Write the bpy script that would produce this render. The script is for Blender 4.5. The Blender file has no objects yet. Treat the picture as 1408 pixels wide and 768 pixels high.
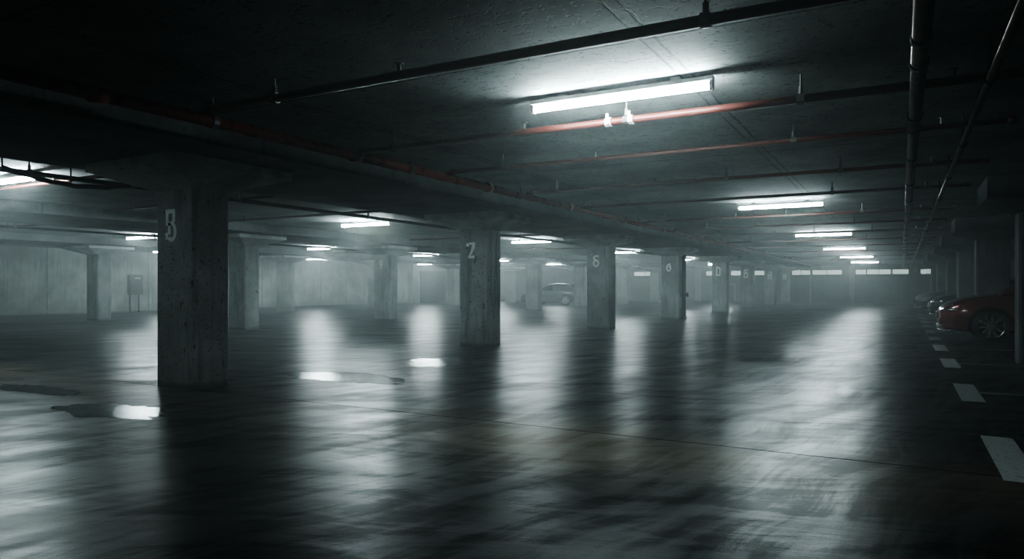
import bpy, bmesh, math, random
from mathutils import Vector, Matrix, noise
random.seed(7)
scn = bpy.context.scene
COL = scn.collection
CEIL = 3.1
XL, XR, YB, YF = -34.5, 6.5, -6.0, 63.0

# ------------------------------------------------------------------ helpers
def link(name, bm, mat, parent=None, smooth=False, loc=(0, 0, 0)):
    me = bpy.data.meshes.new(name)
    bmesh.ops.recalc_face_normals(bm, faces=bm.faces)
    bm.to_mesh(me); bm.free()
    if smooth:
        for p in me.polygons: p.use_smooth = True
    me.materials.append(mat)
    o = bpy.data.objects.new(name, me); COL.objects.link(o)
    o.location = loc
    if parent: o.parent = parent
    return o

def tag(o, label=None, cat=None, group=None, kind=None):
    if label: o['label'] = label
    if cat: o['category'] = cat
    if group: o['group'] = group
    if kind: o['kind'] = kind
    return o

def thing(name, label, cat, loc=(0, 0, 0), group=None, rz=0):
    o = bpy.data.objects.new(name, None); COL.objects.link(o)
    o.empty_display_size = .2
    o.location = loc; o.rotation_euler = (0, 0, rz)
    return tag(o, label, cat, group)

def dup(root, loc, label, group=None, rz=None):
    r = root.copy(); COL.objects.link(r); r.location = loc
    if rz is not None: r.rotation_euler = (0, 0, rz)
    r['label'] = label
    if group: r['group'] = group
    for ch in list(root.children):
        c = ch.copy(); COL.objects.link(c); c.parent = r
        for g in list(ch.children):
            d = g.copy(); COL.objects.link(d); d.parent = c
    return r

def struct(name, bm, mat, parent=None):
    o = link(name, bm, mat, parent)
    o['kind'] = 'structure'
    return o

def box(bm, x0, x1, y0, y1, z0, z1, bev=0):
    r = bmesh.ops.create_cube(bm, size=1)
    vs = r['verts']
    for v in vs:
        v.co = Vector((x0 + (v.co.x + .5) * (x1 - x0), y0 + (v.co.y + .5) * (y1 - y0), z0 + (v.co.z + .5) * (z1 - z0)))
    if bev:
        es = list({e for v in vs for e in v.link_edges})
        bmesh.ops.bevel(bm, geom=es, offset=bev, segments=1, affect='EDGES', profile=.5)
    return vs

def tube(bm, pts, r, n=10, cap=True):
    pts = [Vector(p) for p in pts]
    rings = []
    for i, p in enumerate(pts):
        d = (pts[min(i + 1, len(pts) - 1)] - pts[max(i - 1, 0)]).normalized()
        up = Vector((0, 0, 1)) if abs(d.z) < .9 else Vector((1, 0, 0))
        a = d.cross(up).normalized(); b = a.cross(d)
        rr = r[i] if isinstance(r, (list, tuple)) else r
        rings.append([bm.verts.new(p + (a * math.cos(t) + b * math.sin(t)) * rr)
                      for t in [2 * math.pi * k / n for k in range(n)]])
    for A, B in zip(rings, rings[1:]):
        for k in range(n):
            bm.faces.new((A[k], A[(k + 1) % n], B[(k + 1) % n], B[k]))
    if cap:
        bm.faces.new(rings[0]); bm.faces.new(rings[-1])

def BM(): return bmesh.new()

# ------------------------------------------------------------------ materials
class NT:
    def __init__(s, name):
        s.m = bpy.data.materials.new(name); s.m.use_nodes = True
        s.t = s.m.node_tree; s.n = s.t.nodes
        s.b = s.n['Principled BSDF']
        s.pos = s.n.new('ShaderNodeNewGeometry').outputs['Position']
        s.obj = s.n.new('ShaderNodeTexCoord').outputs['Object']
    def set(s, i, v):
        if hasattr(v, 'links'): s.t.links.new(v, i)
        else: i.default_value = v
    def math(s, op, a, b=0.0, c=None, clamp=False):
        n = s.n.new('ShaderNodeMath'); n.operation = op; n.use_clamp = clamp
        s.set(n.inputs[0], a); s.set(n.inputs[1], b)
        if c is not None: s.set(n.inputs[2], c)
        return n.outputs[0]
    def scale(s, vec, sc):
        n = s.n.new('ShaderNodeMapping'); s.set(n.inputs['Vector'], vec); n.inputs['Scale'].default_value = sc
        return n.outputs[0]
    def noise(s, vec, sc, detail=4, rough=.55, dist=0):
        n = s.n.new('ShaderNodeTexNoise'); s.set(n.inputs['Vector'], vec)
        n.inputs['Scale'].default_value = sc; n.inputs['Detail'].default_value = detail
        n.inputs['Roughness'].default_value = rough; n.inputs['Distortion'].default_value = dist
        return n.outputs['Fac']
    def ramp(s, f, a, b, lo=0.0, hi=1.0):
        n = s.n.new('ShaderNodeMapRange'); n.clamp = True
        s.set(n.inputs[0], f)
        for k, v in enumerate((a, b, lo, hi)): n.inputs[k + 1].default_value = v
        n.interpolation_type = 'SMOOTHSTEP'
        return n.outputs[0]
    def mix(s, f, a, b):
        n = s.n.new('ShaderNodeMix'); n.data_type = 'RGBA'
        s.set(n.inputs[0], f); s.set(n.inputs[6], a); s.set(n.inputs[7], b)
        return n.outputs[2]
    def xyz(s, v):
        n = s.n.new('ShaderNodeSeparateXYZ'); s.set(n.inputs[0], v); return n.outputs
    def bump(s, h, strength=.3, dist=.01):
        n = s.n.new('ShaderNodeBump'); s.set(n.inputs['Height'], h)
        n.inputs['Strength'].default_value = strength; n.inputs['Distance'].default_value = dist
        s.t.links.new(n.outputs[0], s.b.inputs['Normal'])
    def line(s, c, at, w, period=None):
        """1 on a line of half width w at coordinate at (repeating)"""
        d = s.math('SUBTRACT', c, at)
        if period:
            d = s.math('PINGPONG', d, period / 2)
        d = s.math('ABSOLUTE', d)
        return s.ramp(d, w * .5, w * 1.5, 1, 0)
    def base(s, c): s.set(s.b.inputs['Base Color'], c)
    def rough(s, r): s.set(s.b.inputs['Roughness'], r)

def C4(r, g, b): return (r, g, b, 1)

def simple(name, col, rough=.5, metal=0, var=.25, nscale=9, spec=None, coat=0):
    t = NT(name)
    f = t.noise(t.pos, nscale, 4)
    dk = tuple(c * (1 - var) for c in col); lt = tuple(min(1, c * (1 + var)) for c in col)
    t.base(t.mix(f, C4(*dk), C4(*lt)))
    t.rough(t.ramp(f, .2, .8, max(.02, rough - .06), min(1, rough + .06)))
    t.b.inputs['Metallic'].default_value = metal
    if coat: t.b.inputs['Coat Weight'].default_value = coat; t.b.inputs['Coat Roughness'].default_value = .04
    return t.m

def emit(name, col, strength):
    t = NT(name)
    t.base(C4(.8, .8, .8))
    f = t.noise(t.pos, 3.0, 1)
    t.b.inputs['Emission Color'].default_value = C4(*col)
    t.set(t.b.inputs['Emission Strength'], t.ramp(f, 0, 1, strength * .96, strength * 1.04))
    return t.m

def concrete(name, col, streak=.5, pores=.6, foot=False, grooves=None, boards=False, rough=.8):
    t = NT(name)
    big = t.noise(t.pos, .9, 6, .6)
    st = t.noise(t.scale(t.pos, (5, 5, .35)), 1.6, 5, .6)
    po = t.noise(t.pos, 24, 3, .6)
    po2 = t.noise(t.scale(t.pos, (1, 1, .45)), 11, 4, .65)
    d = tuple(c * .55 for c in col)
    c = t.mix(t.ramp(big, .3, .7), C4(*d), C4(*col))
    c = t.mix(t.math('MULTIPLY', t.ramp(st, .5, .72), streak), c, C4(*(k * .35 for k in col)))
    pm = t.math('MULTIPLY', t.ramp(po, .60, .68), pores)
    pm2 = t.math('MULTIPLY', t.ramp(po2, .61, .68), pores * .8)
    pm = t.math('MAXIMUM', pm, pm2)
    c = t.mix(pm, c, C4(*(k * .18 for k in col)))
    h = t.math('SUBTRACT', t.math('MULTIPLY', big, .4), pm)
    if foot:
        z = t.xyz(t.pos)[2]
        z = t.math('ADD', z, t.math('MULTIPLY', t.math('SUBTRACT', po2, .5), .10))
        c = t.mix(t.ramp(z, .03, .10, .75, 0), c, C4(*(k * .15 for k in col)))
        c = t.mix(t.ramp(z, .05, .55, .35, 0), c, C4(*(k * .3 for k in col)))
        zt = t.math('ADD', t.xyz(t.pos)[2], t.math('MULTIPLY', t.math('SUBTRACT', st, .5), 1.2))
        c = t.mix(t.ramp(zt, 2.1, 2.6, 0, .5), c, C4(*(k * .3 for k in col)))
    if grooves:
        X, Y, Z = t.xyz(t.pos)
        wob = t.math('MULTIPLY', t.math('SUBTRACT', t.noise(t.pos, 2.2, 5, .7), .5), .05)
        brk = t.ramp(t.noise(t.pos, 4.5, 5, .7), .36, .50)
        for ax, at, w, per, amt in grooves:
            g = t.line(t.math('ADD', (X, Y, Z)[ax], wob), at, w, per)
            g = t.math('MULTIPLY', t.math('MULTIPLY', g, brk), amt)
            c = t.mix(g, c, C4(*(k * .12 for k in col)))
            h = t.math('SUBTRACT', h, g)
    if boards:
        ds = t.noise(t.scale(t.pos, (2.2, 15, 1)), 1.6, 5, .68)
        dm = t.math('MULTIPLY', t.ramp(ds, .57, .66), .75)
        c = t.mix(dm, c, C4(*(k * .16 for k in col)))
        h = t.math('SUBTRACT', h, t.math('MULTIPLY', dm, .6))
    t.base(c); t.rough(rough)
    t.bump(h, .22 if boards else .5, .012)
    return t.m

M = {}
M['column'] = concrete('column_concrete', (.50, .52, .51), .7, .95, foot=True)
M['column_side'] = concrete('shaded_column_concrete', (.20, .21, .21), .5, .6, foot=True)  # column concrete darkened to stand in for shade on the right side
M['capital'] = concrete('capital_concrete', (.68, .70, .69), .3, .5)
M['slab'] = concrete('lit_slab_concrete', (.95, .97, .96), .1, .2)  # concrete paled so the slab edges look lit
M['beam'] = concrete('beam_concrete', (.20, .21, .21), .2, .5, grooves=[(1, 1.0, .012, 2.45, .6)])
M['ceiling'] = concrete('ceiling_concrete', (.26, .27, .265), .15, .9, boards=True,
                        grooves=[(1, 4.95, .013, 2.45, .9), (0, -1.56, .012, 3.6, .8), (0, -1.66, .010, 3.6, .8)])
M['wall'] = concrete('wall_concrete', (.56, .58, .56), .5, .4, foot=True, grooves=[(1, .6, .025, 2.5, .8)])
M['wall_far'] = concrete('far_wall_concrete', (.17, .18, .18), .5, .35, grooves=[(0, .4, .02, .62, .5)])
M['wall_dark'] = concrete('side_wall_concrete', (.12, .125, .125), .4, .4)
M['trim'] = concrete('pilaster_concrete', (.38, .39, .38), .4, .3)

def floor_mat():
    t = NT('wet_floor')
    X, Y, Z = t.xyz(t.pos)
    # streaks swept along the lanes and damp bands across them, both bent by a slow warp
    wn = t.n.new('ShaderNodeTexNoise'); wn.inputs['Scale'].default_value = .35; wn.inputs['Detail'].default_value = 2
    t.t.links.new(t.pos, wn.inputs['Vector'])
    wv = t.n.new('ShaderNodeVectorMath'); wv.operation = 'MULTIPLY_ADD'
    t.t.links.new(wn.outputs['Color'], wv.inputs[0]); wv.inputs[1].default_value = (1.0, 1.0, 0); t.t.links.new(t.pos, wv.inputs[2])
    def rot(deg, sc):
        m = t.n.new('ShaderNodeMapping'); m.vector_type = 'POINT'
        t.t.links.new(wv.outputs[0], m.inputs['Vector']); m.inputs['Rotation'].default_value = (0, 0, math.radians(deg))
        return t.scale(m.outputs[0], sc)
    sy = t.noise(rot(12, (2.2, .34, 1)), 1.0, 5, .62, .4)
    sy2 = t.noise(rot(8, (7, .8, 1)), 1.0, 4, .62, .3)
    sx = t.noise(rot(-24, (.42, 1.6, 1)), 1.0, 4, .6, .5)
    big = t.noise(t.pos, .16, 3, .5)
    fine = t.noise(t.pos, 38, 3, .6)
    grain = t.noise(t.pos, 150, 2, .5)
    wet = t.math('ADD', t.math('ADD', t.math('MULTIPLY', sy, .40), t.math('MULTIPLY', sx, .30)),
                 t.math('ADD', t.math('MULTIPLY', big, .28), t.math('MULTIPLY', sy2, .18)))
    wetm = t.ramp(wet, .40, .78)               # 0 wet .. 1 drying
    c = t.mix(wetm, C4(.006, .0075, .008), C4(.038, .041, .040))
    c = t.mix(t.ramp(grain, .35, .75, 0, .45), c, C4(.006, .007, .007))
    # warm dusty drift along the expansion joint
    dj = t.math('ABSOLUTE', t.math('SUBTRACT', Y, 5.4))
    warm = t.math('MULTIPLY', t.ramp(dj, .1, 1.5, 1, 0), t.ramp(t.noise(t.pos, .5, 3), .30, .70))
    c = t.mix(t.math('MULTIPLY', warm, .8), c, C4(.135, .112, .080))
    wob = t.math('MULTIPLY', t.math('SUBTRACT', t.noise(t.pos, 1.2, 3), .5), .035)
    jn = t.line(t.math('ADD', Y, wob), 5.86, .017, 28.0)
    c = t.mix(jn, c, C4(.006, .006, .006))
    t.base(c)
    r = t.ramp(wetm, 0, 1, .285, .46)
    r = t.math('ADD', r, t.math('MULTIPLY', t.math('SUBTRACT', fine, .5), .04))
    t.rough(t.math('MAXIMUM', r, .282))
    gl = t.noise(rot(-20, (.6, 2.6, 1)), 1.0, 6, .66, .7)
    gy = t.noise(rot(14, (4.2, .5, 1)), 1.0, 5, .66, .5)
    glm = t.ramp(t.math('ADD', t.math('MULTIPLY', gl, .5), t.math('MULTIPLY', gy, .5)), .41, .58)
    dry = t.ramp(t.noise(t.scale(t.pos, (.55, .9, 1)), .8, 4, .6, .8), .52, .66, 1, .35)
    sp = t.math('MULTIPLY', t.ramp(glm, 0, 1, .15, .85), dry)
    sp = t.math('MULTIPLY', sp, t.ramp(grain, .32, .68, .5, 1.3))
    sp = t.math('MULTIPLY', sp, t.math('SUBTRACT', 1, t.math('MULTIPLY', warm, .45)))
    sp = t.math('MULTIPLY', sp, t.math('SUBTRACT', 1, t.math('MULTIPLY', jn, .6)))
    t.set(t.b.inputs['Specular IOR Level'], sp)
    h = t.math('ADD', t.math('MULTIPLY', fine, .25), t.math('MULTIPLY', t.noise(rot(-16, (1.0, 5.0, 1)), 1.0, 4, .55, .4), .9))
    h = t.math('ADD', h, t.math('MULTIPLY', sx, 2.6))
    h = t.math('ADD', h, t.math('MULTIPLY', sy2, .4))
    h = t.math('SUBTRACT', h, t.math('MULTIPLY', jn, 2.0))
    t.bump(h, .30, .012)
    return t.m
M['floor'] = floor_mat()

def puddle_mat():
    t = NT('puddle_water')
    t.base(C4(.006, .007, .008))
    f = t.noise(t.scale(t.pos, (1.5, 6, 1)), 3, 3)
    t.rough(t.ramp(f, .3, .7, .06, .20))
    t.b.inputs['Specular IOR Level'].default_value = .6
    t.bump(t.noise(t.scale(t.pos, (4, 16, 1)), 2.2, 4, .6), .22, .012)
    return t.m
M['puddle'] = puddle_mat()

def paint_mat(name, col, wear):
    t = NT(name)
    f = t.noise(t.pos, 22, 5, .7)
    g = t.noise(t.scale(t.pos, (3, 14, 3)), 2, 4, .7)
    m = t.math('MAXIMUM', t.ramp(f, .54, .64), t.ramp(g, .56, .66))
    c = t.mix(t.math('MULTIPLY', m, wear), C4(*col), C4(*(k * .22 for k in col)))
    t.base(c); t.rough(.6)
    return t.m
M['road_paint'] = paint_mat('road_marking_paint', (.40, .41, .40), .6)
M['road_line'] = paint_mat('thin_line_paint', (.30, .31, .30), .6)
M['number'] = paint_mat('stencil_paint', (.92, .94, .92), .25)
M['pipe_red'] = simple('red_pipe_paint', (.19, .038, .020), .30, .0, .45, 7)
M['pipe_branch'] = simple('branch_pipe_paint', (.10, .026, .020), .45, .0, .4, 7)
M['pipe_black'] = simple('black_pipe', (.018, .018, .018), .5)
M['pipe_steel'] = simple('steel_pipe', (.30, .25, .24), .38, .55, .45, 11)
M['hanger'] = simple('hanger_metal', (.13, .13, .12), .45, .7)
M['housing'] = simple('light_housing', (.55, .56, .55), .45)
M['cap'] = simple('light_end_cap', (.45, .46, .45), .4)
M['tube'] = emit('fluorescent_tube', (.82, .985, 1.0), 210)
M['tube_bay'] = emit('bay_fluorescent_tube', (.82, .985, 1.0), 360)
M['window'] = emit('frosted_window_glow', (.80, 1.0, .93), .8)
M['frame'] = simple('window_frame_metal', (.06, .065, .065), .5)
M['shutter'] = simple('dark_shutter', (.055, .06, .06), .5)
M['door'] = simple('pale_door', (.34, .35, .34), .55)
M['box'] = simple('grey_box_paint', (.11, .105, .10), .5)
M['box_red'] = simple('red_button', (.35, .05, .03), .4)
M['box_white'] = simple('white_sticker', (.6, .6, .58), .5)
M['car_red'] = simple('red_car_paint', (.17, .004, .004), .22, .25, .1, 3, coat=1)
M['car_black'] = simple('black_car_paint', (.012, .016, .022), .22, .2, .1, 3, coat=1)
M['car_blue'] = simple('navy_car_paint', (.014, .022, .036), .22, .2, .1, 3, coat=1)
M['car_grey'] = simple('grey_car_paint', (.012, .015, .017), .38, .2, .1, 3, coat=1)
M['glass'] = simple('car_glass', (.012, .014, .015), .07, 0, .1, 3, coat=1)
M['tyre'] = simple('tyre_rubber', (.012, .012, .012), .75)
M['rim'] = simple('alloy_rim', (.55, .56, .56), .28, .9, .1)
M['lamp_glass'] = simple('headlamp_glass', (.62, .66, .68), .10, .75, .25, 30, coat=1)
M['amber'] = simple('amber_lens', (.75, .22, .02), .2, 0, .1, coat=1)
M['tail'] = simple('tail_lens', (.30, .012, .012), .2, 0, .1, coat=1)
M['chrome'] = simple('chrome_trim', (.75, .76, .77), .12, 1, .05)
M['trim_black'] = simple('black_plastic', (.012, .012, .012), .5)

# ------------------------------------------------------------------ room shell
b = BM(); box(b, XL - .3, XR + .3, YB - .3, YF + .3, -.25, 0); struct('floor', b, M['floor'])
b = BM(); box(b, XL - .3, XR + .3, YB - .3, YF + .3, CEIL, CEIL + .3); struct('ceiling', b, M['ceiling'])
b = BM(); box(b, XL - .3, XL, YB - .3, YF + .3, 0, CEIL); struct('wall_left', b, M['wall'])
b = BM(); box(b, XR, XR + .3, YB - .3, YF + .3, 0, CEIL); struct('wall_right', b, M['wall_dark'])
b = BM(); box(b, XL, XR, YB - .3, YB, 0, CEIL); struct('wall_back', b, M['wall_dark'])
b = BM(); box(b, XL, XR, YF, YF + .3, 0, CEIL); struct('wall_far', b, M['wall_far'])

def px_far(px):          # world x on the far wall seen at a given column of the photo
    k = (1236 - px) / 1108.0
    a = k * .8753 * YF / (1 - k * .4836)
    return -a

# clerestory windows on the far wall
wins = [(1085, 1111, 2), (1113, 1154, 2), (1172, 1187, 1), (1188, 1221, 2), (1223, 1246, 1), (1261, 1277, 1), (1279, 1290, 1),
        (1033, 1048, 1), (1001, 1015, 1), (868, 899, 2), (967, 976, 1)]
for i, (p0, p1, n) in enumerate(wins):
    x0, x1 = px_far(p0), px_far(p1)
    b = BM()
    z0, z1 = 2.30, 2.66
    y0 = YF - .06
    for (a0, a1, c0, c1) in ((x0 - .06, x1 + .06, z0 - .06, z0), (x0 - .06, x1 + .06, z1, z1 + .06)):
        box(b, a0, a1, y0, YF, c0, c1)
    for k in range(n + 1):
        xx = x0 + (x1 - x0) * k / n
        box(b, xx - .03, xx + .03, y0, YF, z0, z1)
    w = struct('window_%d' % (i + 1), b, M['frame'])
    for k in range(n):
        b = BM(); box(b, x0 + (x1 - x0) * k / n + .03, x0 + (x1 - x0) * (k + 1) / n - .03, YF - .035, YF - .003, z0, z1)
        g = link('pane', b, M['window'], w)

# pilasters and bands
tn = 0
def trim(x0, x1, y0, y1, z0, z1, mat='trim'):
    global tn
    tn += 1
    b = BM(); box(b, x0, x1, y0, y1, z0, z1, .01)
    return struct('trim_%d' % tn, b, M[mat])
for p0, p1 in ((1110, 1112.5), (1164, 1171), (953, 960)):
    trim(px_far(p0), px_far(p1), YF - .28, YF, 0, CEIL)
for yy in (45.2, 52.6):
    trim(XL, XL + .55, yy, yy + .8, 0, CEIL)
# doors on far / left walls
def shutter(name, x0, x1, zt, leaf, normal='y', at=YF, mat='shutter', seam=True):
    b = BM()
    if normal == 'y':
        box(b, x0 - .12, x0, at - .10, at, 0, zt + .12); box(b, x1, x1 + .12, at - .10, at, 0, zt + .12)
        box(b, x0, x1, at - .10, at, zt, zt + .12)
    else:
        box(b, at, at + .10, x0 - .12, x0, 0, zt + .12); box(b, at, at + .10, x1, x1 + .12, 0, zt + .12)
        box(b, at, at + .10, x0, x1, zt, zt + .12)
    d = struct(name, b, M['frame'] if mat == 'shutter' else M['door'])
    for k in range(leaf):
        a0 = x0 + (x1 - x0) * k / leaf + .01; a1 = x0 + (x1 - x0) * (k + 1) / leaf - .01
        b = BM()
        n = max(2, int((a1 - a0) / .3))
        for j in range(n):
            c0 = a0 + (a1 - a0) * j / n; c1 = a0 + (a1 - a0) * (j + 1) / n
            if normal == 'y': box(b, c0 + .006, c1 - .006, at - .06, at - .005, .01, zt)
            else: box(b, at + .005, at + .06, c0 + .006, c1 - .006, .01, zt)
        link('door_leaf', b, M['shutter'], d)
    return d
shutter('door_1', px_far(864), px_far(896), 2.2, 2)
shutter('door_2', px_far(998.5), px_far(1005.5), 1.45, 1, mat='door')
shutter('door_3', 47.0, 51.4, 2.5, 2, 'x', XL)

# ------------------------------------------------------------------ columns
CW, CD, SH = .75, .55, 2.54            # width across the lane, depth along it, shaft height
def shaft_bm():
    b = BM()
    box(b, -CW, 0, 0, CD, 0, SH)
    es = [e for e in b.edges if abs(e.verts[0].co.z - e.verts[1].co.z) > 1]
    bmesh.ops.bevel(b, geom=es, offset=.035, segments=1, affect='EDGES')
    return b
def capital_bm(o=.5, p=.62, top=2.86, slab=False):
    b = BM()
    def ring(x0, x1, y0, y1, z): return [b.verts.new(c) for c in ((x0, y0, z), (x1, y0, z), (x1, y1, z), (x0, y1, z))]
    if slab: rs = [ring(-CW - o, o, -p, CD + p, 2.75), ring(-CW - o, o, -p, CD + p, top)]
    else: rs = [ring(-CW, 0, 0, CD, SH), ring(-CW - o + .015, o - .015, -p + .015, CD + p - .015, 2.75)]
    for A, B in zip(rs, rs[1:]):
        for k in range(4): b.faces.new((A[k], A[(k + 1) % 4], B[(k + 1) % 4], B[k]))
    b.faces.new(rs[0]); b.faces.new(rs[-1])
    return b
def me_of(o): return o.data

def stroke_mesh(strokes, w=.035):
    """flat painted strokes in the X-Z plane facing -Y"""
    b = BM()
    def disc(p, r):
        vs = [b.verts.new((p[0] + r * math.cos(t), 0, p[1] + r * math.sin(t))) for t in [2 * math.pi * k / 10 for k in range(10)]]
        b.faces.new(vs)
    lay = 0
    for s in strokes:
        wd = w
        if isinstance(s, dict): wd = s['w']; s = s['p']
        if len(s) == 1: disc(s[0], wd); continue
        for (p, q) in zip(s, s[1:]):
            d = Vector((q[0] - p[0], q[1] - p[1])); L = d.length
            if L < 1e-6: continue
            d /= L; n = Vector((-d.y, d.x)) * wd / 2; e = d * wd * .30
            P = Vector(p) - e; Q = Vector(q) + e
            b.faces.new([b.verts.new((v.x, -.0003 * (lay % 5), v.y)) for v in (P + n, P - n, Q - n, Q + n)])
            lay += 1
    return b
def arc(cx, cz, rx, rz, a0, a1, n=12):
    return [(cx + rx * math.cos(math.radians(a0 + (a1 - a0) * k / n)), cz + rz * math.sin(math.radians(a0 + (a1 - a0) * k / n))) for k in range(n + 1)]
G = {
 'five': [[(-.085, .18), (.06, .18)], [(-.075, .18), (-.07, .02)], [(.06, .17), (.055, .06), (.03, .025)], [(-.07, .025), (.02, .03)] + arc(.01, -.08, .075, .105, 80, -120, 12), [(-.085, -.11), (-.075, -.165)], [(-.03, .02), (-.03, -.10)]],
 'two': [{'p': [(-.085, .125)], 'w': .042}, [(-.03, .155), (.08, .155), (.07, .06), (-.05, -.14)], [(-.055, -.145), (.08, -.135)], {'p': [(.055, .15), (-.03, -.13)], 'w': .03}],
 'six_bar': [[(.07, .15), (-.02, .155), (-.07, .11), (-.05, .05), (.04, .02)], arc(0, -.07, .075, .09, 0, 360, 18), [(-.075, -.07), (-.06, .0)]],
 'zero_hook': [arc(0, -.02, .075, .13, 60, 410, 20), [(.03, .10), (.05, .14)], [(.0, .03), (.02, .0)]],
 'dee': [[(-.04, .16), (.05, .14), (.08, .06), (.07, -.13)], [(-.04, .16), (-.045, -.15)], [(-.075, -.15), (.06, -.15)]],
 'five_box': [[(.07, .16), (-.07, .16), (-.07, -.16), (.07, -.16), (.07, -.0), (-.03, .02)], [(.04, .07), (-.02, .07)]],
 'gee': [[(-.02, .18), (.08, .16)], [(.08, .17), (.08, -.16), (-.08, -.16), (-.08, .10)], [(.02, .06), (-.03, .02), (0, -.05), (.05, -.02)]],
 'block': [[(-.06, .14), (.07, .14), (.07, -.12), (-.06, -.12), (-.06, .14)], [(0, .05), (0, -.04)]],
 'nine': [{'p': arc(.0, .08, .055, .075, 0, 360, 16), 'w': .025}, {'p': [(.055, .08), (.05, -.03), (-.01, -.16)], 'w': .025}],
}
row1 = [(-7.8, 5.83), (-7.8, 13.06), (-7.8, 20.26), (-7.8, 28.0), (-7.8, 36.7), (-7.8, 44.1), (-7.8, 52.4), (-7.8, 60.2)]
gl1 = ['five', 'two', 'six_bar', 'zero_hook', 'dee', 'five_box', 'gee', 'block']
lab1 = ['large nearest grey concrete column with a pale stencilled 5 in the left foreground',
        'grey concrete column with a painted 2 standing second in the numbered row',
        'concrete column marked with a 5 that looks like a 6, third in the numbered row',
        'concrete column with a painted 6 like a ringed 0, black drain pipe on its side',
        'concrete column with a painted D shape, fifth in the numbered row',
        'hazy concrete column with a small boxed 5, sixth in the numbered row',
        'hazy concrete column with a painted G shape, seventh in the numbered row',
        'farthest and smallest numbered column, small square mark, just before the far wall']
proto = None; PROT = {}
def column(x, y, label, group, glyph=None, gx=-.45, gz=2.09, gs=1.0, side=False):
    t = thing('concrete_column', label, 'column', (x, y, 0), group)
    if side not in PROT:
        s_ = link('shaft', shaft_bm(), M['column_side' if side else 'column'], t)
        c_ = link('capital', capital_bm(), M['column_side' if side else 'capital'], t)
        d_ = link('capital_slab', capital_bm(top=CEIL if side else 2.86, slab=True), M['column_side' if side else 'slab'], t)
        PROT[side] = (s_.data, c_.data, d_.data)
    else:
        for nm, d in zip(('shaft', 'capital', 'capital_slab'), PROT[side]):
            o = bpy.data.objects.new(nm, d); COL.objects.link(o); o.parent = t
    if glyph:
        n = link('painted_number', stroke_mesh(G[glyph], .056), M['number'], t, loc=(gx, -.003, gz))
        n.scale = (gs, 1, gs)
        n['label'] = 'pale stencilled mark on the column face'
    return t
for (x, y), g, l in zip(row1, gl1, lab1):
    column(x, y, l, 'numbered columns along the lane', g, gx=(-.44 if g != 'gee' else -.36), gs=1.0 if y < 30 else 1.35)
row2 = [(14.7, 'concrete column half hidden behind the right edge of the nearest column 5'),
        (21.5, 'concrete column with a thin pale 9, in the middle of the second row'),
        (27.9, 'second row concrete column hidden behind the column painted 2'),
        (34.2, 'hazy unnumbered column in front of the nose of the grey parked car'),
        (40.7, 'hazy unnumbered column beside the tail of the grey parked car'),
        (48.4, 'hazy unnumbered column left of the dark double shutter on the far wall'),
        (56.0, 'hazy unnumbered column right of the dark double shutter on the far wall')]
for y, l in row2:
    column(-17.3, y, l, 'columns of the second row', 'nine' if y == 21.5 else None, gx=-.40, gz=2.15)
row3 = [(16.0, 'unnumbered column left of the grey box on the left wall'),
        (25.5, 'unnumbered column at the left end of the bright wall stretch'),
        (32.5, 'unnumbered column mostly hidden behind the column painted 9'),
        (40.7, 'hazy column at the left edge of the column painted 2'),
        (49.0, 'faint hazy column of the third row deep in the mist'),
        ]
for y, l in row3: column(-27.0, y, l, 'columns of the third row')
rowR = [(14.45, 'dark right-hand column cut by the frame edge, nearest to the viewer'),
        (22.3, 'dark right-hand column rising behind the bonnet of the red car'),
        (29.3, 'third dark right-hand column, behind the red car and before the nearer dark car'),
        (36.3, 'fourth dark right-hand column, between the two dark parked cars'),
        (46.0, 'fifth dark right-hand column, behind the farther dark car'),
        (55.0, 'farthest dark right-hand column beside the far wall')]
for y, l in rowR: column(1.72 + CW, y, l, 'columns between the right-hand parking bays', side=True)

# beams above the column rows
for x0, x1, l in ((-9.55, -6.63, 'broad low concrete beam over the numbered column row, red pipe along its edge'),
                  (-19.1, -16.1, 'broad concrete ceiling beam over the second column row'),
                  (-28.8, -25.8, 'broad concrete ceiling beam over the third column row, nearest the left wall')):
    b = BM(); box(b, x0, x1, YB, YF, 2.86, CEIL, .012)
    tag(link('ceiling_beam', b, M['beam']), l, 'beam', 'ceiling beams')

# black drain pipe strapped to the fourth column
t = thing('drain_pipe', 'black vertical drain pipe on the right side of the column with a ringed 6', 'pipe', (-7.68, 28.25, 0))
b = BM(); tube(b, [(0, 0, 0), (0, 0, 2.57)], .075, 12); link('pipe_run', b, M['pipe_black'], t, True)
b = BM(); tube(b, [(0, 0, .0), (0, 0, .14)], .11, 12); link('pipe_foot', b, M['pipe_black'], t, True)
b = BM(); tube(b, [(0, 0, .92), (0, 0, 1.04)], .10, 12); tube(b, [(0, -.05, .98), (.16, -.1, .98)], .03, 8); tube(b, [(.16, -.1, .9), (.16, -.1, 1.06)], .045, 8); link('valve', b, M['pipe_black'], t, True)
for z in (1.7, 2.4):
    b = BM(); tube(b, [(0, 0, z), (0, 0, z + .05)], .09, 12); box(b, -.095, 0, -.02, .02, z, z + .05); link('clamp', b, M['hanger'], t)

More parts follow.
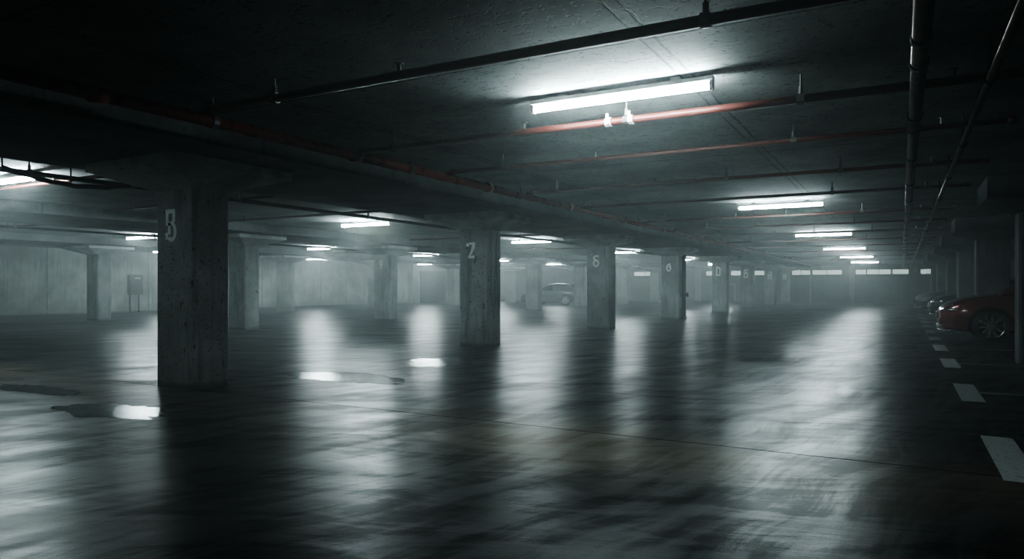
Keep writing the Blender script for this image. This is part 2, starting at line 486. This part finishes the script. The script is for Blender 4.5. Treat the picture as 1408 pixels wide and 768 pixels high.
# ------------------------------------------------------------------ fluorescent lights
LL = 1.72
def light_proto(label, group, loc, tube_mat):
    t = thing('fluorescent_light', label, 'light', loc, group)
    h = LL / 2
    b = BM()
    box(b, -h, h, -.045, .045, -.075, -.03, .008)
    b2 = link('housing', b, M['housing'], t)
    for s in (-1, 1):
        b = BM(); box(b, s * h * .62 - .04, s * h * .62 + .04, -.02, .02, -.032, 0); link('mounting_bracket', b, M['cap'], t)
    b = BM(); tube(b, [(-h + .035, 0, -.118), (h - .035, 0, -.118)], .024, 8); link('tube', b, M[tube_mat], t, True)
    for s in (-1, 1):
        b = BM(); box(b, s * h - .035 if s > 0 else -h, h if s > 0 else -h + .035, -.032, .032, -.15, -.03, .006); link('end_cap', b, M['cap'], t)
    return t
R = ['large bright fluorescent tube light at upper centre right, nearest in the right-hand line',
     'second fluorescent tube light from the viewer in the right-hand line',
     'third fluorescent tube light from the viewer in the right-hand line',
     'fourth fluorescent tube light from the viewer in the right-hand line',
     'fifth fluorescent tube light from the viewer in the right-hand line',
     'sixth and farthest fluorescent tube light of the right-hand line, by the far wall']
protos = {}
def place_light(x, y, l, g):
    k = 'tube' if x > -5 else 'tube_bay'
    if k not in protos:
        protos[k] = light_proto(l, g, (x, y, CEIL), k); return protos[k]
    o = dup(protos[k], (x, y, CEIL), l, g)
    if not g and 'group' in o: del o['group']
    return o
for (x, y), l in zip([(-2.24, 6.0), (-2.24, 15.7), (-2.24, 25.0), (-2.24, 34.6), (-2.24, 44.5), (-2.24, 54.4)], R):
    place_light(x, y, l, 'lights of the right-hand line')
for x, y, l in [(-12.45, 6.0, 'fluorescent tube light cut by the left frame edge, left of column 5'),
                (-12.8, 14.9, 'fluorescent tube light hanging between column 5 and column 2'),
                (-12.2, 23.6, 'fluorescent tube light just right of the column painted 2'),
                (-12.0, 33.0, 'fluorescent tube light right of the third numbered column'),
                (-12.0, 43.5, 'half hidden fluorescent tube light right of the column with the drain pipe'),
                (-12.0, 54.0, 'half hidden fluorescent tube light right of the column painted D')]:
    place_light(x, y, l, 'lights of the second line')
for x, y, l in [(-22.9, 15.1, 'fluorescent tube light touching the left edge of column 5, upper of two'),
                (-22.5, 23.3, 'fluorescent tube light left of column 9, upper and right of a close pair'),
                (-22.4, 31.0, 'fluorescent tube light right of the column painted 9'),
                (-22.4, 39.5, 'fluorescent tube light at the right edge of column 2, above the grey car nose'),
                (-22.4, 47.5, 'fluorescent tube light above the grey parked car'),
                (-22.4, 56.5, 'distant fluorescent tube light near the dark double shutter')]:
    place_light(x, y, l, 'lights of the third line')
for x, y, l in [(-31, 21.6, 'small fluorescent tube light at the left edge of column 5, lower of two'),
                (-31, 31.6, 'fluorescent tube light left of column 9, lower and left of a close pair'),
                (-31, 43, 'small distant fluorescent tube light between column 9 and column 2'),
                (-31, 54, 'tiny distant fluorescent tube light above the grey car nose in the mist')]:
    place_light(x, y, l, 'lights of the fourth line')
for x, l in ((-12.0, 'unseen fluorescent tube light added behind the viewer in the second bay'),):
    place_light(x, -2.6, l, None)  # unseen light, added behind the camera to light the column faces
# small dim light on the right wall
t = thing('wall_light', 'small dim wall light in the dark behind the red car', 'light', (XR, 40.0, 2.0))
b = BM(); box(b, -.05, 0, -.35, .35, -.06, .06, .01); link('housing', b, M['housing'], t)
b = BM(); tube(b, [(-.075, -.3, 0), (-.075, .3, 0)], .022, 8); link('tube', b, emit('dim_tube', (.86, 1, .96), 2.5), t, True)

# ------------------------------------------------------------------ pipes
def hanger(t, x, y, z, r, along='x', mat='hanger'):
    """ring clamp + drop rod up to the slab, in the coordinates of thing t (origin on the ceiling)"""
    b = BM()
    tube(b, [(x, y, z + r), (x, y, 0)], .010, 6)
    d = .03
    if along == 'x': tube(b, [(x - d, y, z), (x + d, y, z)], r + .012, 12)
    else: tube(b, [(x, y - d, z), (x, y + d, z)], r + .012, 12)
    tube(b, [(x, y, z + r), (x, y, z + r + .07)], .02, 8)
    return link('hanger', b, M[mat], t)
def sprinkler(t, x, y, z, r):
    b = BM()
    tube(b, [(x, y, z + r - .01), (x, y, z + r + .05)], .016, 8)
    tube(b, [(x, y, z + r + .05), (x, y, z + r + .06)], .035, 8)
    return link('sprinkler_head', b, M['hanger'], t)
# red main along the beam
RX, RZ = -5.74, -.23
t = thing('sprinkler_main_pipe', 'long red sprinkler main pipe running beside the beam of the numbered columns', 'pipe', (RX, 0, CEIL))
b = BM(); tube(b, [(0, YB, RZ), (0, YF, RZ)], .058, 14); link('pipe_run', b, M['pipe_red'], t, True)
y = 3.4
while y < 46:
    b = BM(); tube(b, [(0, y - .07, RZ), (0, y + .07, RZ)], .075, 14); link('coupling', b, M['pipe_red'], t, True)
    hanger(t, 0, y + 1.1, RZ, .058, 'y')
    y += 3.1
# branches from the red main to the right
B1 = [(4.35, -.17), (6.42, -.21), (8.35, -.18), (10.8, -.18), (13.3, -.18), (17.0, -.18), (19.8, -.18), (22.8, -.18), (26.6, -.18), (30.5, -.18), (35.5, -.18), (41, -.18), (47, -.18)]
nth = ['black sprinkler branch pipe nearest the viewer, crossing above the brightest light', 'reddish branch pipe running just under the brightest ceiling light',
       'thin red branch pipe, first one behind the brightest ceiling light', 'dark branch pipe, second one behind the brightest ceiling light',
       'dark branch pipe just before the second light of the right-hand line', 'dark branch pipe just beyond the second light of the right-hand line',
       'dark branch pipe midway between the second and third light of the right-hand line', 'dark branch pipe just before the third light of the right-hand line',
       'dark branch pipe just beyond the third light of the right-hand line', 'dark branch pipe midway between third and fourth light of the right-hand line',
       'dark branch pipe just beyond the fourth light of the right-hand line', 'faint branch pipe before the fifth light of the right-hand line',
       'faint branch pipe beyond the fifth light of the right-hand line']
for i, ((y, z), l) in enumerate(zip(B1, nth)):
    t = thing('sprinkler_branch_pipe', l, 'pipe', (0, y, CEIL), 'branch pipes over the lane')
    r = .036 if i < 2 else .028
    xe = .95 if i != 0 else 1.2
    b = BM(); tube(b, [(RX + .085, 0, z), (xe, 0, z)], r, 10); link('pipe_run', b, M['pipe_branch'], t, True)
    b = BM(); tube(b, [(RX + .08, 0, z), (RX + .19, 0, z)], r + .016, 10); link('tee_joint', b, M['pipe_branch'], t, True)
    b = BM(); tube(b, [(xe - .05, 0, z), (xe + .02, 0, z)], r + .012, 10); link('end_cap', b, M['pipe_branch'], t, True)
    if i < 9:
        for hx in ((-4.75, -1.05) if i % 2 == 0 else (-5.1, -2.3, -.75)):
            hanger(t, hx, 0, z, r, 'x')
        for sx in (-3.4, .35):
            sprinkler(t, sx, 0, z, r)
    if i == 1:
        for sx in (-2.48, -2.26):
            b = BM(); box(b, sx - .012, sx + .012, -.05, -.03, z - .03, z + .075); tube(b, [(sx - .03, 0, z), (sx + .03, 0, z)], r + .01, 10)
            c = link('clamp', b, M['cap'], t)
# steel pipe and thin pipe on the right
t = thing('steel_service_pipe', 'thick grey steel pipe running down the right of the ceiling', 'pipe', (.10, 0, CEIL))
b = BM(); tube(b, [(0, YB, -.33), (0, YF, -.33)], .050, 14); link('pipe_run', b, M['pipe_steel'], t, True)
y = 2.6
while y < 34:
    b = BM(); tube(b, [(0, y - .05, -.33), (0, y + .05, -.33)], .060, 14); link('coupling', b, M['pipe_black'], t, True)
    hanger(t, 0, y + .55, -.33, .05, 'y'); y += 2.2
t = thing('thin_service_pipe', 'thinner slanting grey pipe nearest the right-hand columns, beside the thick steel pipe', 'pipe', (.56, 0, CEIL))
b = BM(); tube(b, [(0, YB, -.30), (0, YF, -.30)], .028, 12); link('pipe_run', b, M['pipe_steel'], t, True)
y = 3.55
while y < 34:
    hanger(t, 0, y, -.30, .028, 'y', 'pipe_black'); y += 2.6
# second bay: dark main with branches
t = thing('service_main_pipe', 'dark service pipe running behind column 5 and column 2 in the second bay', 'pipe', (-10.74, 0, CEIL))
b = BM(); tube(b, [(0, YB, -.20), (0, YF, -.20)], .036, 10); link('pipe_run', b, M['pipe_black'], t, True)
for y in (2.5, 5.4, 9, 12.6, 16, 20, 24, 28): hanger(t, 0, y, -.20, .036, 'y')
# sagging cable bunch along it near the first capital
t = thing('sagging_cable', 'black sagging cable bundle left of the capital of column 5', 'cable', (-10.62, 5.2, CEIL))
b = BM(); tube(b, [(0, -.2 + k * .16, -.19 - .13 * math.sin(math.pi * k / 12.0) - .01 * math.sin(k * 2.3)) for k in range(13)], .035, 8); link('cable_run', b, M['pipe_black'], t, True)
b = BM()
for yy in (-.2, .7, 1.72):
    tube(b, [(0, yy, -.19 - (.09 if yy == .7 else 0)), (0, yy, .004)], .012, 6)
link('tie', b, M['pipe_black'], t)
for i, (y, z, l) in enumerate([(6.4, -.11, 'reddish branch pipe under the light at the left frame edge'),
                            (9.4, -.10, 'dark capped branch pipe just right of column 5, upper of two'),
                            (12.4, -.10, 'dark capped branch pipe right of column 5, lower of two'),
                            (20.6, -.10, 'short dark capped branch pipe right of the column painted 2'),
                            (28.5, -.10, 'faint capped branch pipe in the second bay near the third numbered column')]):
    t = thing('capped_branch_pipe', l, 'pipe', (0, y, CEIL), 'branch pipes of the second bay')
    b = BM(); tube(b, [(-15.6, 0, z), (-9.75, 0, z)], .03, 10); link('pipe_run', b, M['pipe_branch'], t, True)
    b = BM(); tube(b, [(-9.85, 0, z), (-9.72, 0, z)], .048, 10); link('end_cap', b, M['pipe_black'], t, True)
    for hx in (-14.6, -12.0, -10.05): hanger(t, hx, 0, z, .03, 'x')
# third bay
t = thing('service_main_pipe', 'dark service pipe high in the third bay left of column 5', 'pipe', (-20.6, 0, CEIL))
b = BM(); tube(b, [(0, YB, -.215), (0, YF, -.215)], .036, 10); link('pipe_run', b, M['pipe_black'], t, True)
for y in (6, 10, 14, 18, 22, 27): hanger(t, 0, y, -.215, .036, 'y')
for y, l in ((10.5, 'dark branch pipe in the third bay, nearest the left frame edge'), (17.5, 'dark branch pipe in the third bay, seen left of column 5 near its light'), (26.5, 'dark branch pipe in the third bay, right of column 9')):
    t = thing('capped_branch_pipe', l, 'pipe', (0, y, CEIL), 'branch pipes of the third bay')
    b = BM(); tube(b, [(-25.4, 0, -.12), (-19.4, 0, -.12)], .03, 10); link('pipe_run', b, M['pipe_branch'], t, True)
    b = BM(); tube(b, [(-19.5, 0, -.12), (-19.36, 0, -.12)], .046, 10); link('end_cap', b, M['pipe_black'], t, True)
    for hx in (-24, -22): hanger(t, hx, 0, -.12, .03, 'x')

# ------------------------------------------------------------------ left wall box
t = thing('electrical_box', 'grey metal electrical box mounted on the left concrete wall', 'box', (XL + .005, 22.3, .9))
b = BM(); box(b, 0, .24, -.36, .36, 0, 1.02, .02); link('cabinet', b, M['box'], t)
b = BM(); box(b, .235, .262, -.31, .31, .05, .97, .008); link('door', b, M['box'], t)
b = BM(); box(b, .26, .268, -.12, .2, .80, .88); link('sticker', b, M['box_white'], t)
b = BM(); tube(b, [(.255, .05, .22), (.285, .05, .22)], .04, 12); link('button', b, M['box_red'], t)
for yy in (-.24, .24):
    b = BM(); tube(b, [(.06, yy, .02), (.06, yy, -.9)], .035, 8); link('conduit', b, M['box'], t, True)

# small box by the far shutter
t = thing('floor_box', 'small pale box on the wall beside the distant left shutter', 'box', (XL, 52.0, .25))
b = BM(); box(b, 0, .3, -.3, .3, 0, .55, .03); link('cabinet', b, M['trim'], t)
b = BM(); box(b, .3, .32, -.25, .25, .05, .5); link('door', b, M['box'], t)

# ------------------------------------------------------------------ floor marks, puddles
marks = [6.55, 10.35, 14.15, 17.6, 20.7, 23.9, 27.2, 30.6, 34.2, 38.2]
ml = ['large white block marking nearest the viewer at the right edge', 'second nearest white block marking with a thin bay line', 'third nearest white block marking with a thin bay line',
      'fourth white block marking, just before the red car', 'white block marking beside the nose of the red car', 'white block marking just beyond the red car nose',
      'small white block marking between the red car and the dark cars', 'small white block marking before the nearer dark car', 'tiny white block marking beside the nearer dark car', 'tiny farthest white block marking near the farther dark car']
for i, (y, l) in enumerate(zip(marks, ml)):
    t = thing('bay_marking', l, 'road marking', (.6, y, 0), 'white bay markings on the floor')
    b = BM(); box(b, 0, .23, -.82 if i < 4 else -.6, .82 if i < 4 else .6, -.01, .004); link('block', b, M['road_paint'], t)
    b = BM(); box(b, .23, 5.4, -.02, .07, -.01, .004); link('bay_line', b, M['road_line'], t)

def puddle(x, y, rx, ry, label, seed):
    b = BM(); n = 90
    vs = []
    for k in range(n):
        a = 2 * math.pi * k / n
        f = 1 + .42 * noise.noise(Vector((math.cos(a) * 1.6 + seed, math.sin(a) * 1.6, seed))) + .22 * noise.noise(Vector((math.cos(a) * 5 + seed, math.sin(a) * 5, 3))) + .12 * noise.noise(Vector((math.cos(a) * 14, math.sin(a) * 14, seed)))
        vs.append(b.verts.new((rx * f * math.cos(a), ry * f * math.sin(a), .0025)))
    b.faces.new(vs)
    tag(link('puddle', b, M['puddle'], loc=(x, y, 0)), label, 'puddle', 'puddles on the floor')
puddle(-7.0, 7.75, 1.05, .42, 'bright and dark puddle on the floor right of column 5', 1.3)
puddle(-7.0, 10.1, .55, .62, 'small bright puddle on the floor left of column 2', 4.7)
puddle(-7.3, 4.45, .75, .33, 'puddle on the floor in front of column 5', 8.1)
puddle(-9.6, 4.9, .9, .22, 'thin dark puddle on the floor at the left frame edge', 11.9)

# ------------------------------------------------------------------ cars
def resolve(o):
    """bake the modifiers of o into its mesh"""
    dg = bpy.context.evaluated_depsgraph_get()
    me = bpy.data.meshes.new_from_object(o.evaluated_get(dg))
    o.modifiers.clear(); o.data = me
    return o
def lerp_tab(tab, x):
    if x <= tab[0][0]: return tab[0][1:]
    for A, B in zip(tab, tab[1:]):
        if x <= B[0]:
            f = (x - A[0]) / (B[0] - A[0]); return tuple(a + (c - a) * f for a, c in zip(A[1:], B[1:]))
    return tab[-1][1:]
LOWER = [(0, .56, .34, .60), (.03, .66, .27, .68), (.12, .76, .22, .75), (.3, .84, .20, .82), (.6, .885, .19, .88), (1.0, .905, .19, .925), (1.4, .91, .19, .965),
         (2.0, .91, .19, .975), (2.7, .91, .19, .98), (3.4, .91, .19, .99), (3.9, .90, .20, 1.0), (4.25, .87, .25, .99), (4.45, .80, .32, .94), (4.55, .70, .38, .84)]
LOWER_HATCH = LOWER[:10] + [(3.9, .90, .20, 1.02), (4.2, .885, .24, 1.03), (4.40, .84, .30, 1.0), (4.5, .74, .38, .90)]
ROOF = [(1.30, .93), (1.7, 1.16), (2.1, 1.375), (2.5, 1.455), (2.9, 1.47), (3.3, 1.43), (3.7, 1.30), (4.05, 1.12), (4.3, .95)]
ROOF_HATCH = [(1.15, .93), (1.6, 1.20), (2.05, 1.44), (2.5, 1.535), (3.0, 1.56), (3.5, 1.53), (3.9, 1.45), (4.2, 1.24), (4.42, .96)]
def yb(z): return .845 - .27 * max(0, z - .93) / .55
WX = (.98, 3.72); WR = .355
def build_car(name, label, paint, loc, hatch=False, rz=0, sc=1.0, lift=0.0):
    t = thing(name, label, 'car', loc, None, rz)
    t.scale = (sc, sc, sc)
    low = LOWER_HATCH if hatch else LOWER
    roof = ROOF_HATCH if hatch else ROOF
    P = M[paint]
    if lift:
        low = [(x, w_, zb, zt + lift * min(1, .25 + x / .7)) for x, w_, zb, zt in low]
        roof = [(x - .16, z + lift) for x, z in roof]
    b = BM(); rings = []
    for (x, w, zb, zt) in low:
        hh = zt - zb
        half = [(0, zb), (.72 * w, zb), (.93 * w, zb + .04), (.985 * w, zb + .18 * hh / .75), (w, zb + .36), (w * .99, zb + .62 * hh), (.965 * w, zt - .09), (.90 * w, zt - .03), (.62 * w, zt + .005), (0, zt + .02)]
        if hh < .5: half[4] = (w, zb + .5 * hh); half[3] = (.985 * w, zb + .25 * hh)
        ring = [(-y_, z_) for y_, z_ in half] + [(y_, z_) for y_, z_ in reversed(half[1:-1])]
        rings.append([b.verts.new((x, y_, z_)) for y_, z_ in ring])
    n = len(rings[0])
    for A, B_ in zip(rings, rings[1:]):
        for k in range(n): b.faces.new((A[k], A[(k + 1) % n], B_[(k + 1) % n], B_[k]))
    b.faces.new(rings[0]); b.faces.new(rings[-1])
    body = link('body', b, P, t, True)
    body.parent = None
    m = body.modifiers.new('s', 'SUBSURF'); m.levels = 2; m.render_levels = 2
    cut = BM()
    for wx in WX:
        for s in (-1, 1): tube(cut, [(wx, s * .58, WR + .01), (wx, s * 1.2, WR + .01)], WR + .05, 28)
    cu = link('cutter', cut, P)
    m = body.modifiers.new('b', 'BOOLEAN'); m.object = cu; m.operation = 'DIFFERENCE'; m.solver = 'EXACT'
    bpy.context.view_layer.update()
    resolve(body); bpy.data.objects.remove(cu)
    for p in body.data.polygons: p.use_smooth = True
    body.parent = t
    # cabin
    b = BM(); rings = []
    xs = [roof[0][0] + (roof[-1][0] - roof[0][0]) * k / 18 for k in range(19)]
    def smooth_roof(x):
        return sum(lerp_tab(roof, x + d)[0] for d in (-.12, -.06, 0, .06, .12)) / 5
    for x in xs:
        zr = smooth_roof(x); z0 = .90
        half = [(yb(.93), z0), (yb(.93), .95), (yb(zr - .08), max(.955, zr - .07)), (yb(zr) * .93, max(.957, zr - .02)), (yb(zr) * .6, zr), (0, zr + .012)]
        ring = [(-y_, z_) for y_, z_ in half] + [(y_, z_) for y_, z_ in reversed(half[:-1])]
        rings.append([b.verts.new((x, y_, z_)) for y_, z_ in ring])
    n = len(rings[0])
    for A, B_ in zip(rings, rings[1:]):
        for k in range(n - 1): b.faces.new((A[k], A[k + 1], B_[k + 1], B_[k]))
    b.faces.new(rings[0]); b.faces.new(rings[-1])
    link('cabin', b, P, t, True)
    # glass
    def top_patch(x0, x1, fy, nm):
        b = BM(); rows = []
        for k in range(9):
            x = x0 + (x1 - x0) * k / 8; z = smooth_roof(x)
            row = []
            for j in range(9):
                f = -1 + 2 * j / 8
                yy = f * yb(z) * fy
                a = abs(f * fy)
                zz = z + .012 - .012 * min(1, a / .6) - (.02 * max(0, (a - .6) / .33))
                row.append(b.verts.new((x, yy, zz + .012)))
            rows.append(row)
        for A, B_ in zip(rows, rows[1:]):
            for j in range(8): b.faces.new((A[j], A[j + 1], B_[j + 1], B_[j]))
        link(nm, b, M['glass'], t, True)
    r0, r1 = roof[0][0], roof[-1][0]
    top_patch(r0 + .16, r0 + .92, .86, 'windscreen')
    top_patch(r1 - .62, r1 - .12, .80, 'rear_window')
    for s in (-1, 1):
        for (x0, x1) in ((r0 + .58, r0 + 1.40), (r0 + 1.47, r0 + 2.35 + (.25 if hatch else 0)), ) :
            b = BM(); lo = []; hi = []
            for k in range(9):
                x = x0 + (x1 - x0) * k / 8
                zt = smooth_roof(x) - .085
                z0 = 1.0
                if zt < z0 + .015: zt = z0 + .015
                lo.append(b.verts.new((x, s * (yb(z0) + .012), z0))); hi.append(b.verts.new((x, s * (yb(zt) + .012), zt)))
            for k in range(8): b.faces.new((lo[k], lo[k + 1], hi[k + 1], hi[k]))
            link('side_window', b, M['glass'], t)
    # lamps, grille, bumper
    def blob(cx, cy, cz, rx, ry, rz_, mat, nm, parent=t, rot=0):
        b = BM(); bmesh.ops.create_uvsphere(b, u_segments=16, v_segments=10, radius=1)
        mm = Matrix.Translation((cx, cy, cz)) @ Matrix.Rotation(rot, 4, 'Z') @ Matrix.Diagonal((rx, ry, rz_, 1))
        bmesh.ops.transform(b, matrix=mm, verts=b.verts)
        return link(nm, b, M[mat], parent, True)
    for s in (-1, 1):
        h = blob(.235, s * .675, .70, .19, .11, .062, 'lamp_glass', 'headlight', rot=s * .95)
        h['label'] = 'glinting clear headlight'
        for (hx, hy, hz, hr) in ((.10, .60, .71, .034), (.17, .70, .715, .038), (.25, .765, .725, .034), (.33, .805, .735, .026)):
            bb = BM(); bmesh.ops.create_icosphere(bb, subdivisions=2, radius=hr)
            bmesh.ops.translate(bb, vec=(hx, s * hy, hz), verts=bb.verts)
            link('glint_bead', bb, M['chrome'], h, True)  # chrome beads added in front of the headlight to catch bright glints
        blob(.44, s * .815, .74, .065, .02, .022, 'amber', 'indicator', h, rot=s * .35)
        f = blob(.09, s * .60, .36, .05, .085, .035, 'lamp_glass', 'fog_light', rot=s * .5)
        blob(low[-1][0] - .10, s * .68, .80, .12, .10, .085, 'tail', 'tail_light', rot=-s * .7)
    b = BM(); box(b, -.015, .06, -.42, .42, .49, .66, .015); gr = link('grille', b, M['trim_black'], t)
    for k in range(4):
        b = BM(); box(b, -.03, .02, -.40, .40, .505 + k * .042, .518 + k * .042, .003); link('slat', b, M['chrome'], gr)
    b = BM(); box(b, -.005, .06, -.5, .5, .27, .37, .02); link('air_intake', b, M['trim_black'], t)
    b = BM(); tube(b, [(.30, -.80, .235), (.13, -.72, .235), (.035, -.5, .235), (.01, 0, .235), (.035, .5, .235), (.13, .72, .235), (.30, .80, .235)], .022, 8); link('bumper_strip', b, M['chrome'], t, True)
    for s in (-1, 1):
        b = BM(); box(b, 1.45, 3.3, s * .905 - .012, s * .905 + .012, .235, .285, .008); link('sill_strip', b, M['chrome'], t)
        for dx in (2.55, 3.45):
            b = BM(); tube(b, [(dx, s * .915, .80), (dx + .18, s * .915, .805)], .018, 8); link('door_handle', b, M['chrome'], t, True)
        mi = blob(r0 + .72, s * .99, 1.03, .09, .10, .065, paint, 'mirror')
        b = BM(); tube(b, [(r0 + .74, s * .80, .99), (r0 + .72, s * .97, 1.02)], .025, 8); link('mirror_arm', b, M['trim_black'], mi)
    # wheels
    for wx in WX:
        for s in (-1, 1):
            w = BM(); N = 32
            prof = [(.225, -.10), (.30, -.11), (.345, -.09), (WR, -.05), (WR, .05), (.345, .09), (.30, .11), (.235, .10)]
            rg = []
            for k in range(N):
                a = 2 * math.pi * k / N
                rg.append([w.verts.new((wx + r_ * math.cos(a), s * (.79 + o_), WR + r_ * math.sin(a))) for r_, o_ in prof])
            for k in range(N):
                A, B_ = rg[k], rg[(k + 1) % N]
                for j in range(len(prof) - 1): w.faces.new((A[j], A[j + 1], B_[j + 1], B_[j]))
            wh = link('wheel', w, M['tyre'], t, True)
            w = BM()
            ro = [[w.verts.new((wx + r_ * math.cos(2 * math.pi * k / N), s * o_, WR + r_ * math.sin(2 * math.pi * k / N))) for r_, o_ in ((.24, .885), (.262, .898), (.262, .86), (.235, .80))] for k in range(N)]
            for k in range(N):
                for j in range(3): w.faces.new((ro[k][j], ro[k][j + 1], ro[(k + 1) % N][j + 1], ro[(k + 1) % N][j]))
            for k in range(10):
                a = 2 * math.pi * k / 10 + .12
                da = .10 if k % 2 == 0 else -.02
                c, sn = math.cos(a), math.sin(a)
                for (q0, q1) in ((.05, .245),):
                    hw0, hw1 = .016, .030
                    pts = [(q0, -hw0), (q1, -hw1), (q1, hw1), (q0, hw0)]
                    f0 = [w.verts.new((wx + u * c - v * sn, s * .893, WR + u * sn + v * c)) for u, v in pts]
                    f1 = [w.verts.new((wx + u * c - v * sn, s * .86, WR + u * sn + v * c)) for u, v in pts]
                    w.faces.new(f0); w.faces.new(f1)
                    for j in range(4): w.faces.new((f0[j], f0[(j + 1) % 4], f1[(j + 1) % 4], f1[j]))
            tube(w, [(wx, s * .85, WR), (wx, s * .90, WR)], .06, 14)
            rm = link('rim', w, M['rim'], wh)
            w = BM(); tube(w, [(wx, s * .70, WR), (wx, s * .82, WR)], .225, 24); link('brake_disc', w, M['trim_black'], wh)
    return t
build_car('parked_car', 'dark red car parked nose out in the right-hand bay', 'car_red', (.78, 20.72, 0), sc=1.06, lift=.13)
build_car('parked_car', 'black car behind the red car, the nearer of two dark cars', 'car_black', (.95, 32.6, 0), sc=1.0, lift=.12)
build_car('parked_car', 'dark navy car with glinting headlights, farthest in the right-hand bays', 'car_blue', (.55, 42.2, 0), sc=1.0, lift=.12)
build_car('parked_car', 'grey hatchback car parked side on behind hazy columns in the distance', 'car_grey', (-24.3, 45.9, 0), True)

# ------------------------------------------------------------------ haze, camera, view
w = bpy.data.worlds.new('haze_world'); scn.world = w; w.use_nodes = True
nt = w.node_tree
nt.nodes['Background'].inputs[0].default_value = (0, 0, 0, 1)
nt.nodes['Background'].inputs[1].default_value = 0
vs = nt.nodes.new('ShaderNodeVolumeScatter')
vs.inputs['Color'].default_value = (.94, .995, 1.0, 1)
vs.inputs['Density'].default_value = .016
vs.inputs['Anisotropy'].default_value = .5
nt.links.new(vs.outputs[0], nt.nodes['World Output'].inputs['Volume'])

cam = bpy.data.cameras.new('camera'); co = bpy.data.objects.new('camera', cam); COL.objects.link(co)
co.location = (0, 0, 1.3)
co.rotation_euler = (math.radians(90), 0, math.atan2(536, 970))
cam.sensor_width = 36; cam.lens = 970 / 1408 * 36
cam.shift_y = 10 / 1408; cam.clip_start = .05; cam.clip_end = 300
scn.camera = co
scn.view_settings.view_transform = 'AgX'
try: scn.view_settings.look = 'AgX - Very High Contrast'
except Exception: pass
scn.view_settings.exposure = 0.15
scn.view_settings.gamma = .88
cy = scn.cycles
cy.max_bounces = 6; cy.diffuse_bounces = 4; cy.glossy_bounces = 3; cy.volume_bounces = 1; cy.transmission_bounces = 2
cy.sample_clamp_indirect = 6
cy.use_denoising = True
